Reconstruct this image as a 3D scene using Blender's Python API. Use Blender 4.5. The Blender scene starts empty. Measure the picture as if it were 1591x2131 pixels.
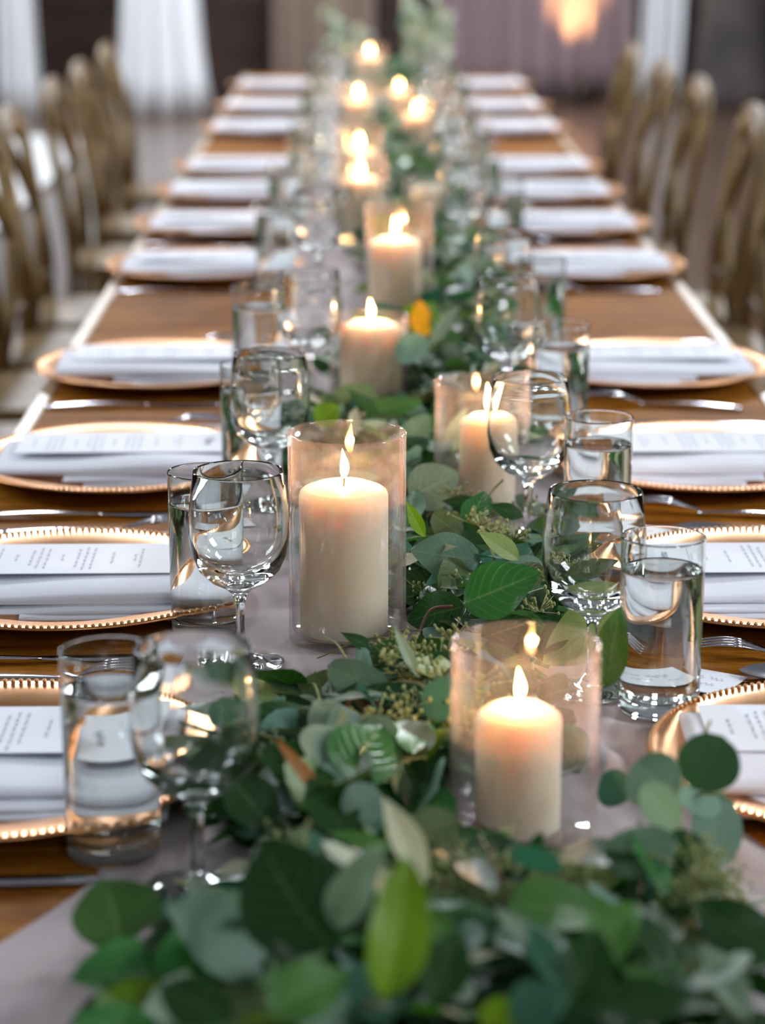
import bpy, bmesh, math, random
import numpy as np
from mathutils import Vector, Matrix
PI = math.pi
S = bpy.context.scene
COL = S.collection
random.seed(7); RN = np.random.default_rng(11)
TZ = 0.76                                   # height of the table tops

# ------------------------------------------------------------------ camera
cam_d = bpy.data.cameras.new('camera'); cam = bpy.data.objects.new('camera', cam_d); COL.objects.link(cam)
cam.location = (-0.05, 0.0, 1.385)
cam.rotation_euler = (math.radians(90-14.487), 0, math.radians(-0.4024))
cam_d.sensor_fit = 'VERTICAL'; cam_d.sensor_height = 36; cam_d.lens = 85
cam_d.clip_start = 0.05; cam_d.clip_end = 80
cam_d.dof.use_dof = True; cam_d.dof.focus_distance = 2.03; cam_d.dof.aperture_fstop = 4.3
S.camera = cam
# ------------------------------------------------------------------ world, daylight and added lights
w = bpy.data.worlds.new('world'); S.world = w; w.use_nodes = True
bg = w.node_tree.nodes['Background']; bg.inputs[0].default_value = (0.84, 0.88, 1.0, 1); bg.inputs[1].default_value = 0.165
WINDOWS_AND_FILLS = [  # centre, aim, width, height, energy, colour
    ((3.4, 1.4, 2.5), (0, 2.2, .8), 1.0, 1.4, 110, (0.84, 0.90, 1.0)),
    ((-3.4, 3.4, 2.5), (0, 3.0, .8), 1.0, 1.4, 60, (0.90, 0.94, 1.0)),
    ((1.1, -2.6, 2.8), (0, 2.5, .8), 1.0, 1.3, 24, (0.92, 0.94, 1.0)),
    ((-3.8, 7.4, 2.7), (0, 7.0, .8), .8, 1.1, 150, (0.92, 0.95, 1.0)),
    ((3.8, 7.0, 2.7), (0, 7.0, .8), .8, 1.1, 150, (0.92, 0.95, 1.0)),
    ((-1.7, 11.0, 4.4), (0, 3.0, .8), .55, .8, 300, (0.88, 0.92, 1.0)),  # added backlight hung in mid-room, for rim light and glass sparkle
    ((1.9, 11.0, 4.4), (0, 3.0, .8), .55, .8, 340, (0.88, 0.92, 1.0)),  # second added backlight, likewise hung off any wall
    ((0.0, 12.0, 3.6), (0, 15.8, .4), 3.0, 1.2, 240, (0.90, 0.93, 1.0)),  # added fill for the far wall and drapes, no opening here
]
def aim(o, loc, to):
    o.location = loc
    o.rotation_euler = (Vector(to)-Vector(loc)).to_track_quat('-Z', 'Y').to_euler()
for loc, to, ww, hh, en, c in WINDOWS_AND_FILLS:
    l = bpy.data.lights.new('window_daylight', 'AREA'); l.shape = 'RECTANGLE'; l.size = ww; l.size_y = hh
    l.energy = en; l.color = c
    o = bpy.data.objects.new('window_daylight', l); COL.objects.link(o); aim(o, loc, to)
S.view_settings.view_transform = 'Standard'; S.view_settings.look = 'None'
S.view_settings.gamma = 1; S.view_settings.use_curve_mapping = False; S.view_settings.exposure = 0.3
S.cycles.max_bounces = 24; S.cycles.transmission_bounces = 20; S.cycles.glossy_bounces = 8; S.cycles.transparent_max_bounces = 32; S.cycles.diffuse_bounces = 5; S.cycles.sample_clamp_indirect = 50

# ------------------------------------------------------------------ materials
def newmat(name):
    m = bpy.data.materials.new(name); m.use_nodes = True
    nt = m.node_tree; return m, nt, nt.nodes['Principled BSDF'], nt.nodes['Material Output']
def pmat(name, col, rough=.5, metal=0, spec=.5, noise=None, bump=None, coat=0):
    m, nt, b, out = newmat(name)
    b.inputs['Base Color'].default_value = (*col, 1); b.inputs['Roughness'].default_value = rough
    b.inputs['Metallic'].default_value = metal; b.inputs['Specular IOR Level'].default_value = spec
    b.inputs['Coat Weight'].default_value = coat
    tc = nt.nodes.new('ShaderNodeTexCoord')
    if noise:
        col2, scale, stretch = noise
        mp = nt.nodes.new('ShaderNodeMapping'); mp.inputs['Scale'].default_value = stretch
        n = nt.nodes.new('ShaderNodeTexNoise'); n.inputs['Scale'].default_value = scale; n.inputs['Detail'].default_value = 5
        r = nt.nodes.new('ShaderNodeValToRGB')
        r.color_ramp.elements[0].position = .35; r.color_ramp.elements[1].position = .68
        r.color_ramp.elements[0].color = (*col, 1); r.color_ramp.elements[1].color = (*col2, 1)
        nt.links.new(tc.outputs['Object'], mp.inputs[0]); nt.links.new(mp.outputs[0], n.inputs['Vector'])
        nt.links.new(n.outputs[0], r.inputs[0]); nt.links.new(r.outputs[0], b.inputs['Base Color'])
    if bump:
        scale, strength, dist = bump
        n2 = nt.nodes.new('ShaderNodeTexNoise'); n2.inputs['Scale'].default_value = scale; n2.inputs['Detail'].default_value = 4
        bp = nt.nodes.new('ShaderNodeBump'); bp.inputs['Strength'].default_value = strength; bp.inputs['Distance'].default_value = dist
        nt.links.new(tc.outputs['Object'], n2.inputs['Vector']); nt.links.new(n2.outputs[0], bp.inputs['Height'])
        nt.links.new(bp.outputs[0], b.inputs['Normal'])
    return m
def wood(name, dark, mid, light, stretch, rough=.38, scale=1.0):
    m, nt, b, out = newmat(name); N = nt.nodes.new; L = nt.links.new
    tc = N('ShaderNodeTexCoord'); oi = N('ShaderNodeObjectInfo')
    add = N('ShaderNodeVectorMath'); add.operation = 'ADD'
    L(tc.outputs['Object'], add.inputs[0])
    mul = N('ShaderNodeVectorMath'); mul.operation = 'SCALE'; mul.inputs['Scale'].default_value = 7.0
    comb = N('ShaderNodeCombineXYZ'); L(oi.outputs['Random'], comb.inputs[0]); L(oi.outputs['Random'], comb.inputs[1])
    L(comb.outputs[0], mul.inputs[0]); L(mul.outputs[0], add.inputs[1])
    mp = N('ShaderNodeMapping'); mp.inputs['Scale'].default_value = stretch; L(add.outputs[0], mp.inputs[0])
    n1 = N('ShaderNodeTexNoise'); n1.inputs['Scale'].default_value = 7*scale; n1.inputs['Detail'].default_value = 6; n1.inputs['Distortion'].default_value = .6
    n2 = N('ShaderNodeTexNoise'); n2.inputs['Scale'].default_value = 60*scale; n2.inputs['Detail'].default_value = 3
    n3 = N('ShaderNodeTexNoise'); n3.inputs['Scale'].default_value = 5*scale; n3.inputs['Detail'].default_value = 2
    L(mp.outputs[0], n1.inputs['Vector']); L(mp.outputs[0], n2.inputs['Vector']); L(add.outputs[0], n3.inputs['Vector'])
    r = N('ShaderNodeValToRGB'); e = r.color_ramp.elements
    e[0].position = .28; e[0].color = (*dark, 1); e[1].position = .75; e[1].color = (*light, 1)
    k = e.new(.5); k.color = (*mid, 1)
    m1 = N('ShaderNodeMath'); m1.operation = 'MULTIPLY_ADD'; m1.inputs[1].default_value = .45; L(n2.outputs[0], m1.inputs[0])
    m2 = N('ShaderNodeMath'); m2.operation = 'MULTIPLY_ADD'; m2.inputs[1].default_value = .55; m2.inputs[2].default_value = 0
    L(n1.outputs[0], m2.inputs[0]); L(m2.outputs[0], m1.inputs[2])
    m3 = N('ShaderNodeMath'); m3.operation = 'MULTIPLY_ADD'; m3.inputs[1].default_value = .5; L(n3.outputs[0], m3.inputs[0])
    m4 = N('ShaderNodeMath'); m4.operation = 'SUBTRACT'; m4.inputs[1].default_value = .25; L(m1.outputs[0], m4.inputs[0])
    L(m4.outputs[0], m3.inputs[2]); L(m3.outputs[0], r.inputs[0]); L(r.outputs[0], b.inputs['Base Color'])
    bp = N('ShaderNodeBump'); bp.inputs['Strength'].default_value = .25; bp.inputs['Distance'].default_value = .001
    L(n2.outputs[0], bp.inputs['Height']); L(bp.outputs[0], b.inputs['Normal'])
    b.inputs['Roughness'].default_value = rough
    return m
M = {}
M['table'] = wood('table_wood', (.12,.034,.003), (.30,.108,.010), (.52,.225,.026), (1, 7, 1), rough=.62)
M['table'].node_tree.nodes['Principled BSDF'].inputs['Specular IOR Level'].default_value = .04
M['table_edge'] = wood('table_edge_wood', (.42,.29,.15), (.58,.43,.25), (.70,.55,.36), (6, 1, 1), rough=.35)  # pale tone paints in the daylight caught by the rounded table edge
M['chair'] = wood('chair_wood', (.06,.030,.008), (.19,.112,.032), (.42,.29,.10), (4, 4, 1), rough=.5, scale=2)
M['wall'] = wood('wall_wood', (.020,.009,.006), (.045,.020,.014), (.085,.04,.026), (1, 1, 9), rough=.6, scale=.6)
M['floor'] = wood('floor_wood', (.07,.036,.020), (.13,.075,.045), (.20,.13,.085), (6, .7, 1), rough=.22, scale=.5)
M['napkin'] = pmat('napkin_linen', (.86,.88,.95), .85, spec=.2, bump=(900,.3,.0006))
M['paper'] = pmat('card_paper', (.90,.93,.98), .7, spec=.3, bump=(500,.1,.0003))
M['ink'] = pmat('grey_ink', (.10,.12,.17), .6)
M['steel'] = pmat('steel', (.62,.62,.64), .18, 1, noise=((.5,.5,.53), 20, (1,1,1)))
M['wick'] = pmat('wick_char', (.02,.015,.01), .9)
M['white_drape'] = pmat('white_drape_cloth', (.78,.80,.82), .8, spec=.1, bump=(60,.2,.004))
M['lavender_drape'] = pmat('lavender_drape_cloth', (.50,.45,.56), .85, spec=.1, bump=(60,.2,.004))
M['taupe_drape'] = pmat('taupe_drape_cloth', (.27,.205,.165), .85, spec=.1, bump=(60,.2,.004))
M['mauve_drape'] = pmat('mauve_drape_cloth', (.30,.225,.24), .85, spec=.1, bump=(60,.2,.004))
M['black_drape'] = pmat('charcoal_cloth', (.045,.04,.042), .85, noise=((.12,.10,.09), 3, (1,1,1)))
M['beam'] = pmat('dark_beam', (.018,.008,.006), .6, noise=((.05,.02,.013), 4, (4,4,1)))
M['linen'] = pmat('table_linen', (.86,.88,.88), .8, spec=.2)
M['metal_dark'] = pmat('dark_metal', (.02,.02,.02), .4, .6)
M['stem'] = pmat('green_stem', (.20,.22,.05), .6, noise=((.30,.32,.10), 30, (1,1,1)))
M['redstem'] = pmat('red_stem', (.14,.035,.03), .55, noise=((.20,.08,.05), 30, (1,1,1)))
M['seed'] = pmat('seed_green', (.22,.27,.07), .55, noise=((.42,.44,.18), 60, (1,1,1)))
# gold charger
m = pmat('gold_charger', (.66,.31,.11), .30, 1, noise=((.78,.42,.19), 9, (1,4,1)), bump=(120,.06,.001)); M['gold'] = m
M['bead'] = pmat('gold_bead', (.66,.42,.23), .45, 1)
# runner cloth
M['runner'] = pmat('runner_muslin', (.50,.43,.43), .85, spec=.15, noise=((.57,.50,.50), 12, (1,1,1)), bump=(700,.35,.0008))

def glass(name, ior, tint=(1,1,1), rough=0):
    m, nt, b, out = newmat(name)
    g = nt.nodes.new('ShaderNodeBsdfGlass'); g.inputs['IOR'].default_value = ior
    g.inputs['Roughness'].default_value = rough; g.inputs['Color'].default_value = (*tint, 1)
    nt.nodes.remove(b); nt.links.new(g.outputs[0], out.inputs[0]); return m
M['glass'] = glass('clear_glass', 1.5, (.985,.995,.99))
M['water'] = glass('water', 1.33, (.99,.998,.995))
def thin_glass():       # thin-walled cylinder glass with a faint smoky film, partly added as flame bloom
    m, nt, b, out = newmat('vase_glass'); N = nt.nodes.new; L = nt.links.new; nt.nodes.remove(b)
    tr = N('ShaderNodeBsdfTransparent'); tr.inputs[0].default_value = (.985,.99,.985,1)
    gl = N('ShaderNodeBsdfGlossy'); gl.inputs['Roughness'].default_value = .03
    fr = N('ShaderNodeLayerWeight'); fr.inputs[0].default_value = .5
    pw = N('ShaderNodeMath'); pw.operation = 'POWER'; pw.inputs[1].default_value = 3.5; L(fr.outputs['Facing'], pw.inputs[0])
    ma = N('ShaderNodeMath'); ma.operation = 'MULTIPLY_ADD'; ma.inputs[1].default_value = .8; ma.inputs[2].default_value = .038; L(pw.outputs[0], ma.inputs[0])
    mx = N('ShaderNodeMixShader'); L(ma.outputs[0], mx.inputs[0]); L(tr.outputs[0], mx.inputs[1]); L(gl.outputs[0], mx.inputs[2])
    df = N('ShaderNodeBsdfDiffuse'); df.inputs[0].default_value = (.62,.52,.52,1)
    tl = N('ShaderNodeBsdfTranslucent'); tl.inputs[0].default_value = (.75,.60,.56,1)
    m2 = N('ShaderNodeMixShader'); m2.inputs[0].default_value = .6; L(df.outputs[0], m2.inputs[1]); L(tl.outputs[0], m2.inputs[2])
    tc = N('ShaderNodeTexCoord'); mp = N('ShaderNodeMapping'); mp.inputs['Scale'].default_value = (1,1,.25)
    n = N('ShaderNodeTexNoise'); n.inputs['Scale'].default_value = 70; n.inputs['Detail'].default_value = 5
    L(tc.outputs['Object'], mp.inputs[0]); L(mp.outputs[0], n.inputs['Vector'])
    mr = N('ShaderNodeMapRange'); mr.inputs[1].default_value = .4; mr.inputs[2].default_value = .75
    mr.inputs[3].default_value = .025; mr.inputs[4].default_value = .08
    L(n.outputs[0], mr.inputs[0])
    p2 = N('ShaderNodeMath'); p2.operation = 'POWER'; p2.inputs[1].default_value = 3; L(fr.outputs['Facing'], p2.inputs[0])
    a2 = N('ShaderNodeMath'); a2.operation = 'MULTIPLY_ADD'; a2.inputs[1].default_value = .16; L(p2.outputs[0], a2.inputs[0]); L(mr.outputs[0], a2.inputs[2])
    m3 = N('ShaderNodeMixShader'); L(a2.outputs[0], m3.inputs[0]); L(mx.outputs[0], m3.inputs[1]); L(m2.outputs[0], m3.inputs[2])
    L(m3.outputs[0], out.inputs[0]); return m
M['vase'] = thin_glass()
def wax():
    m, nt, b, out = newmat('candle_wax')
    b.inputs['Base Color'].default_value = (.80,.71,.54,1); b.inputs['Roughness'].default_value = .45
    b.inputs['Subsurface Weight'].default_value = 1.0; b.inputs['Subsurface Radius'].default_value = (1.0,.66,.42)
    b.inputs['Subsurface Scale'].default_value = .032; b.inputs['Specular IOR Level'].default_value = .3
    tc = nt.nodes.new('ShaderNodeTexCoord'); n2 = nt.nodes.new('ShaderNodeTexNoise'); n2.inputs['Scale'].default_value = 35
    bp = nt.nodes.new('ShaderNodeBump'); bp.inputs['Strength'].default_value = .15; bp.inputs['Distance'].default_value = .002
    nt.links.new(tc.outputs['Object'], n2.inputs['Vector']); nt.links.new(n2.outputs[0], bp.inputs['Height']); nt.links.new(bp.outputs[0], b.inputs['Normal'])
    return m
M['wax'] = wax()
def flame_mat():
    m, nt, b, out = newmat('flame'); N = nt.nodes.new; L = nt.links.new; nt.nodes.remove(b)
    em = N('ShaderNodeEmission'); em.inputs[1].default_value = 22
    tc = N('ShaderNodeTexCoord'); sp = N('ShaderNodeSeparateXYZ'); L(tc.outputs['Generated'], sp.inputs[0])
    r = N('ShaderNodeValToRGB'); e = r.color_ramp.elements
    e[0].position = 0; e[0].color = (1,.30,.06,1); e[1].position = .9; e[1].color = (1,.52,.14,1); k = e.new(.3); k.color = (1,.66,.28,1)
    L(sp.outputs[2], r.inputs[0]); L(r.outputs[0], em.inputs[0])
    tr = N('ShaderNodeBsdfTransparent'); ad = N('ShaderNodeAddShader'); L(em.outputs[0], ad.inputs[0]); L(tr.outputs[0], ad.inputs[1])
    L(ad.outputs[0], out.inputs[0]); return m
M['flame'] = flame_mat()
def leafmat(name, base, vein, rough=.4, trans=.22, vscale=7.0, vstr=.6, var=.35):
    m, nt, b, out = newmat(name); N = nt.nodes.new; L = nt.links.new
    def mth(op, a, bb=None, c=None):
        n = N('ShaderNodeMath'); n.operation = op
        for i, x in enumerate((a, bb, c)):
            if x is None: continue
            if isinstance(x, (int, float)): n.inputs[i].default_value = x
            else: L(x, n.inputs[i])
        return n.outputs[0]
    tc = N('ShaderNodeTexCoord'); sp = N('ShaderNodeSeparateXYZ'); L(tc.outputs['UV'], sp.inputs[0])
    u = mth('ABSOLUTE', mth('MULTIPLY', mth('SUBTRACT', sp.outputs[0], .5), 2.0))
    mid = mth('SUBTRACT', 1.0, mth('MULTIPLY', u, 16.0), None); mid = mth('MAXIMUM', mid, 0.0)
    v = mth('FRACT', mth('MULTIPLY', mth('SUBTRACT', sp.outputs[1], mth('MULTIPLY', mth('POWER', u, 1.4), .32)), vscale))
    side = mth('MAXIMUM', mth('SUBTRACT', 1.0, mth('MULTIPLY', mth('ABSOLUTE', mth('SUBTRACT', v, .5)), 11.0)), 0.0)
    vm = mth('MINIMUM', mth('ADD', mid, mth('MULTIPLY', side, .55)), 1.0)
    oi = N('ShaderNodeObjectInfo'); n = N('ShaderNodeTexNoise'); n.inputs['Scale'].default_value = 14; n.inputs['Detail'].default_value = 3
    L(tc.outputs['Object'], n.inputs['Vector'])
    dk = tuple(c*(1-var) for c in base); lt = tuple(min(1, c*(1+var)) for c in base)
    r = N('ShaderNodeValToRGB'); r.color_ramp.elements[0].color = (*dk, 1); r.color_ramp.elements[1].color = (*lt, 1)
    L(mth('ADD', mth('MULTIPLY', n.outputs[0], .5), mth('MULTIPLY', oi.outputs['Random'], .5)), r.inputs[0])
    mx = N('ShaderNodeMixRGB'); L(mth('MULTIPLY', vm, vstr), mx.inputs[0]); L(r.outputs[0], mx.inputs[1]); mx.inputs[2].default_value = (*vein, 1)
    L(mx.outputs[0], b.inputs['Base Color']); b.inputs['Roughness'].default_value = rough; b.inputs['Specular IOR Level'].default_value = .36
    n4 = N('ShaderNodeTexVoronoi'); n4.inputs['Scale'].default_value = 28; L(tc.outputs['UV'], n4.inputs['Vector'])
    h = mth('SUBTRACT', mth('MULTIPLY', n4.outputs[0], .35), vm)
    bp = N('ShaderNodeBump'); bp.inputs['Strength'].default_value = .35; bp.inputs['Distance'].default_value = .0012; L(h, bp.inputs['Height'])
    L(bp.outputs[0], b.inputs['Normal'])
    tl = N('ShaderNodeBsdfTranslucent'); hs = N('ShaderNodeHueSaturation'); hs.inputs['Value'].default_value = 1.5; hs.inputs['Saturation'].default_value = 1.2
    L(mx.outputs[0], hs.inputs['Color']); L(hs.outputs[0], tl.inputs[0])
    ms = N('ShaderNodeMixShader'); ms.inputs[0].default_value = trans; L(b.outputs[0], ms.inputs[1]); L(tl.outputs[0], ms.inputs[2])
    L(ms.outputs[0], out.inputs[0]); return m
LM = {
 'deep':   leafmat('leaf_deep',   (.016,.062,.012), (.10,.20,.05), .34),
 'mid':    leafmat('leaf_mid',    (.060,.165,.034), (.24,.36,.12), .40),
 'bright': leafmat('leaf_bright', (.045,.190,.045), (.26,.42,.14), .28),
 'lime':   leafmat('leaf_lime',   (.13,.25,.012), (.30,.42,.08), .40, trans=.4),
 'pale':   leafmat('leaf_pale',   (.24,.38,.21), (.40,.50,.30), .55),
 'palegrey': leafmat('leaf_palegrey', (.27,.37,.26), (.42,.50,.36), .55),
 'paleyellow': leafmat('leaf_paleyellow', (.34,.44,.17), (.20,.28,.10), .5, vstr=.5),
 'cream':  leafmat('leaf_cream',  (.46,.47,.30), (.55,.56,.40), .55),
 'grey':   leafmat('leaf_grey',   (.120,.215,.140), (.25,.36,.24), .5, vstr=.35),
 'deepgrey': leafmat('leaf_deepgrey', (.055,.14,.055), (.09,.18,.08), .45, vstr=.2),
 'teal':   leafmat('leaf_teal',   (.055,.165,.100), (.14,.28,.17), .5, vstr=.25),
 'tealpale': leafmat('leaf_tealpale', (.24,.40,.30), (.32,.47,.36), .55, vstr=.3),
 'silver': leafmat('leaf_silver', (.62,.68,.58), (.66,.70,.60), .4, vstr=.2),
 'olive':  leafmat('leaf_olive',  (.085,.125,.040), (.16,.20,.08), .45),
 'rust':   leafmat('leaf_rust',   (.36,.17,.055), (.45,.25,.10), .5),
 'amber':  leafmat('leaf_amber',  (.50,.24,.015), (.15,.22,.03), .45, trans=.4),
}

# ------------------------------------------------------------------ mesh helpers
def mkmesh(name, V, F, mat=None, smooth=True, uvs=None):
    me = bpy.data.meshes.new(name); me.from_pydata([tuple(v) for v in V], [], [tuple(f) for f in F])
    if smooth: me.polygons.foreach_set('use_smooth', [True]*len(me.polygons))
    if uvs is not None:
        ul = me.uv_layers.new(name='UVMap'); li = np.empty(len(me.loops), dtype=np.int32)
        me.loops.foreach_get('vertex_index', li); ul.data.foreach_set('uv', np.asarray(uvs)[li].ravel())
    if mat: me.materials.append(mat)
    me.update(); return me
def obj(name, me, parent=None, loc=None, rot=None, scale=None):
    o = bpy.data.objects.new(name, me); COL.objects.link(o)
    if parent: o.parent = parent
    if loc is not None: o.location = loc
    if rot is not None: o.rotation_euler = rot
    if scale is not None: o.scale = scale
    return o
def tag(o, label=None, cat=None, group=None, kind=None):
    if label: o['label'] = label
    if cat: o['category'] = cat
    if group: o['group'] = group
    if kind: o['kind'] = kind
    return o
def empty(name, loc=(0,0,0), rz=0):
    o = bpy.data.objects.new(name, None); COL.objects.link(o); o.location = loc; o.rotation_euler = (0,0,rz); o.empty_display_size = .05; return o
def lathe(name, prof, mat, seg=48, cap=True, smooth=True):
    P2 = [prof[0]]                      # support rings so that long straight walls keep true normals
    for a, b in zip(prof[:-1], prof[1:]):
        d = math.hypot(b[0]-a[0], b[1]-a[1])
        if d > .008 and a[0] > 1e-6 and b[0] > 1e-6 and seg >= 40:
            for q in (.0006/d, .0012/d, .5, 1-.0012/d, 1-.0006/d): P2.append((a[0]+(b[0]-a[0])*q, a[1]+(b[1]-a[1])*q))
        P2.append(b)
    if 'wine' not in name and 'charger' not in name: prof = P2
    V, F = [], []
    n = len(prof); rings = []
    for (r, z) in prof:
        if r < 1e-6: rings.append([len(V)]); V.append((0,0,z))
        else:
            rings.append(list(range(len(V), len(V)+seg)))
            V += [(r*math.cos(2*PI*k/seg), r*math.sin(2*PI*k/seg), z) for k in range(seg)]
    for a, b in zip(rings[:-1], rings[1:]):
        for k in range(seg):
            k2 = (k+1) % seg
            if len(a) == 1 and len(b) == 1: continue
            if len(a) == 1: F.append((a[0], b[k2], b[k]))
            elif len(b) == 1: F.append((a[k], a[k2], b[0]))
            else: F.append((a[k], a[k2], b[k2], b[k]))
    me = mkmesh(name, V, F, mat, smooth); 
    bm = bmesh.new(); bm.from_mesh(me); bmesh.ops.recalc_face_normals(bm, faces=bm.faces); bm.to_mesh(me); bm.free()
    return me
def smoothpath(pts, n):
    pts = [Vector(p) for p in pts]
    if len(pts) == 2: return [pts[0].lerp(pts[1], i/n) for i in range(n+1)]
    P = [pts[0]*2-pts[1]] + pts + [pts[-1]*2-pts[-2]]; out = []
    for i in range(1, len(P)-2):
        for k in range(n):
            t = k/n; a, b, c, d = P[i-1], P[i], P[i+1], P[i+2]
            out.append(.5*((2*b)+(c-a)*t+(2*a-5*b+4*c-d)*t*t+(3*b-a-3*c+d)*t**3))
    out.append(pts[-1]); return out
def tube_data(path, rad, sides=8, flat=1.0, up=Vector((0,0,1)), taper=None, V=None, F=None):
    V = [] if V is None else V; F = [] if F is None else F
    base = len(V); n = len(path)
    for i, p in enumerate(path):
        t = (path[min(i+1, n-1)]-path[max(i-1, 0)]).normalized()
        s = t.cross(up); s = s.normalized() if s.length > 1e-4 else Vector((1,0,0))
        q = s.cross(t).normalized(); r = rad*(taper(i/(n-1)) if taper else 1)
        for k in range(sides):
            a = 2*PI*k/sides; V.append(p + s*math.cos(a)*r + q*math.sin(a)*r*flat)
    for i in range(n-1):
        for k in range(sides):
            a = base+i*sides+k; b = base+i*sides+(k+1) % sides
            F.append((a, b, b+sides, a+sides))
    F.append(tuple(base+k for k in range(sides))[::-1]); F.append(tuple(base+(n-1)*sides+k for k in range(sides)))
    return V, F
def tube(name, path, rad, mat, sides=8, **kw):
    V, F = tube_data(path, rad, sides, **kw); return mkmesh(name, V, F, mat)
def boxmesh(name, x0, x1, y0, y1, z0, z1, mat, bev=0.0, seg=2):
    bm = bmesh.new(); bmesh.ops.create_cube(bm, size=1)
    for v in bm.verts:
        v.co = Vector((x0+(v.co.x+.5)*(x1-x0), y0+(v.co.y+.5)*(y1-y0), z0+(v.co.z+.5)*(z1-z0)))
    if bev: bmesh.ops.bevel(bm, geom=bm.edges[:], offset=bev, segments=seg, affect='EDGES', profile=.6)
    me = bpy.data.meshes.new(name); bm.to_mesh(me); bm.free(); me.materials.append(mat)
    if bev: me.polygons.foreach_set('use_smooth', [False]*len(me.polygons))
    return me
def ordn(i): return ['nearest','second','third','fourth','fifth','sixth','seventh','eighth','ninth','tenth','farthest'][i]

# ================================================================== SETTING
tag(obj('floor', boxmesh('floor', -6, 6, -3.5, 17.2, -.08, 0, M['floor'])), kind='structure', label='brown polished timber floor reflecting the drapes')
wb = tag(obj('wall_back', boxmesh('wall_back', -6, 6, 17.0, 17.2, 0, 4.2, M['beam'])), kind='structure', label='dark brown board wall behind the drapes')
for i in range(15):                       # horizontal wall boards, real joints
    o = obj('board', boxmesh('board', -6, 6, 16.95, 17.0, i*.28+.004, i*.28+.276, M['wall'], .004, 1), wb)
tag(obj('wall_left', boxmesh('wall_left', -6.2, -6, -3.5, 17.2, 0, 4.2, M['wall'])), kind='structure')
tag(obj('wall_right', boxmesh('wall_right', 6, 6.2, -3.5, 17.2, 0, 4.2, M['wall'])), kind='structure')
tag(obj('baseboard_back', boxmesh('baseboard_back', -6, 6, 16.88, 16.95, 0, .12, M['beam'], .008)), kind='structure')
# wooden frames with muntins for the windows; last two only dress the added backlights
for i, (loc, to, ww, hh, en, c) in enumerate(WINDOWS_AND_FILLS[:7]):
    w0 = empty('window_%d' % (i+1)); aim(w0, Vector(loc)+(Vector(to)-Vector(loc)).normalized()*.03, to)
    tag(w0, kind='structure')
    for k, (a, b, c_, d) in enumerate([(-ww/2-.05, -ww/2+.02, -hh/2-.05, hh/2+.05), (ww/2-.02, ww/2+.05, -hh/2-.05, hh/2+.05), (-ww/2, ww/2, hh/2-.02, hh/2+.05), (-ww/2, ww/2, -hh/2-.05, -hh/2+.02)]):
        obj('window_frame', boxmesh('window_frame', a, b, c_, d, -.03, .03, M['beam'], .004), w0)
    for k in (1, 2): obj('muntin', boxmesh('muntin', -ww/2+k*ww/3-.02, -ww/2+k*ww/3+.02, -hh/2, hh/2, -.015, .015, M['beam'], .003), w0)
    for k in (1, 2, 3): obj('muntin', boxmesh('muntin', -ww/2, ww/2, -hh/2+k*hh/4-.02, -hh/2+k*hh/4+.02, -.015, .015, M['beam'], .003), w0)

def drape(name, x0, x1, y, h, mat, label, folds, flare=.0, amp=.05, z0=0.005, shift=0.0):
    nx, nz = folds*8, 16; V, F = [], []
    for j in range(nz+1):
        t = j/nz; z = z0 + t*(h-z0); fl = flare*math.exp(-t*9)
        for i in range(nx+1):
            s = i/nx; xx = x0-fl + s*(x1-x0+2*fl) + shift*math.exp(-t*5)
            V.append((xx + .02*math.sin(s*folds*5+t*3), y - amp*(math.sin(s*folds*2*PI+.6*math.sin(t*4))*(1-.3*t)) - fl*.5*math.sin(s*PI), z))
    for j in range(nz):
        for i in range(nx): a = j*(nx+1)+i; F.append((a, a+1, a+nx+2, a+nx+1))
    me = mkmesh(name, V, F, mat); o = obj(name, me)
    md = o.modifiers.new('thickness', 'SOLIDIFY'); md.thickness = .006
    return tag(o, label, 'drape')
drape('lavender_drape', -3.3, -2.36, 15.45, 3.6, M['lavender_drape'], 'lavender floor-length drape at the far left edge of the picture', 5)
drape('white_drape', -2.34, -2.10, 15.2, 3.6, M['white_drape'], 'narrow white drape next to the lavender drape at far left', 3, .03)
drape('white_drape', -1.56, -1.12, 15.3, 3.6, M['white_drape'], 'wide white drape puddling on the floor behind the left chairs', 4, .10)
drape('taupe_drape', -.68, .0, 16.3, 3.6, M['taupe_drape'], 'taupe drape on the dark wall behind the far end of the table', 5)
drape('mauve_drape', .40, 1.72, 16.5, 3.6, M['mauve_drape'], 'wide mauve drape on the far wall lit by an amber uplight', 9, z0=.02)
drape('white_drape', 1.78, 2.06, 16.2, 3.6, M['white_drape'], 'narrow white drape above the right row of chairs', 3, -.02, z0=.02, shift=-.05)
# charcoal draped column, beam
me = lathe('charcoal_column', [(0,0),(.30,0),(.31,.1),(.26,.35),(.24,.6),(.27,.9),(.24,1.4),(.25,2.4),(.26,3.2),(0,3.2)], M['black_drape'], 28)
tag(obj('draped_column', me, loc=(2.36, 16.0, 0)), 'charcoal cloth-wrapped column beside the narrow white drape at right', 'column')
tag(obj('trim_1', boxmesh('trim_1', 2.62, 2.9, 15.4, 15.7, 0, 4.0, M['beam'], .01)), kind='structure', label='black timber post at the right edge')
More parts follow.
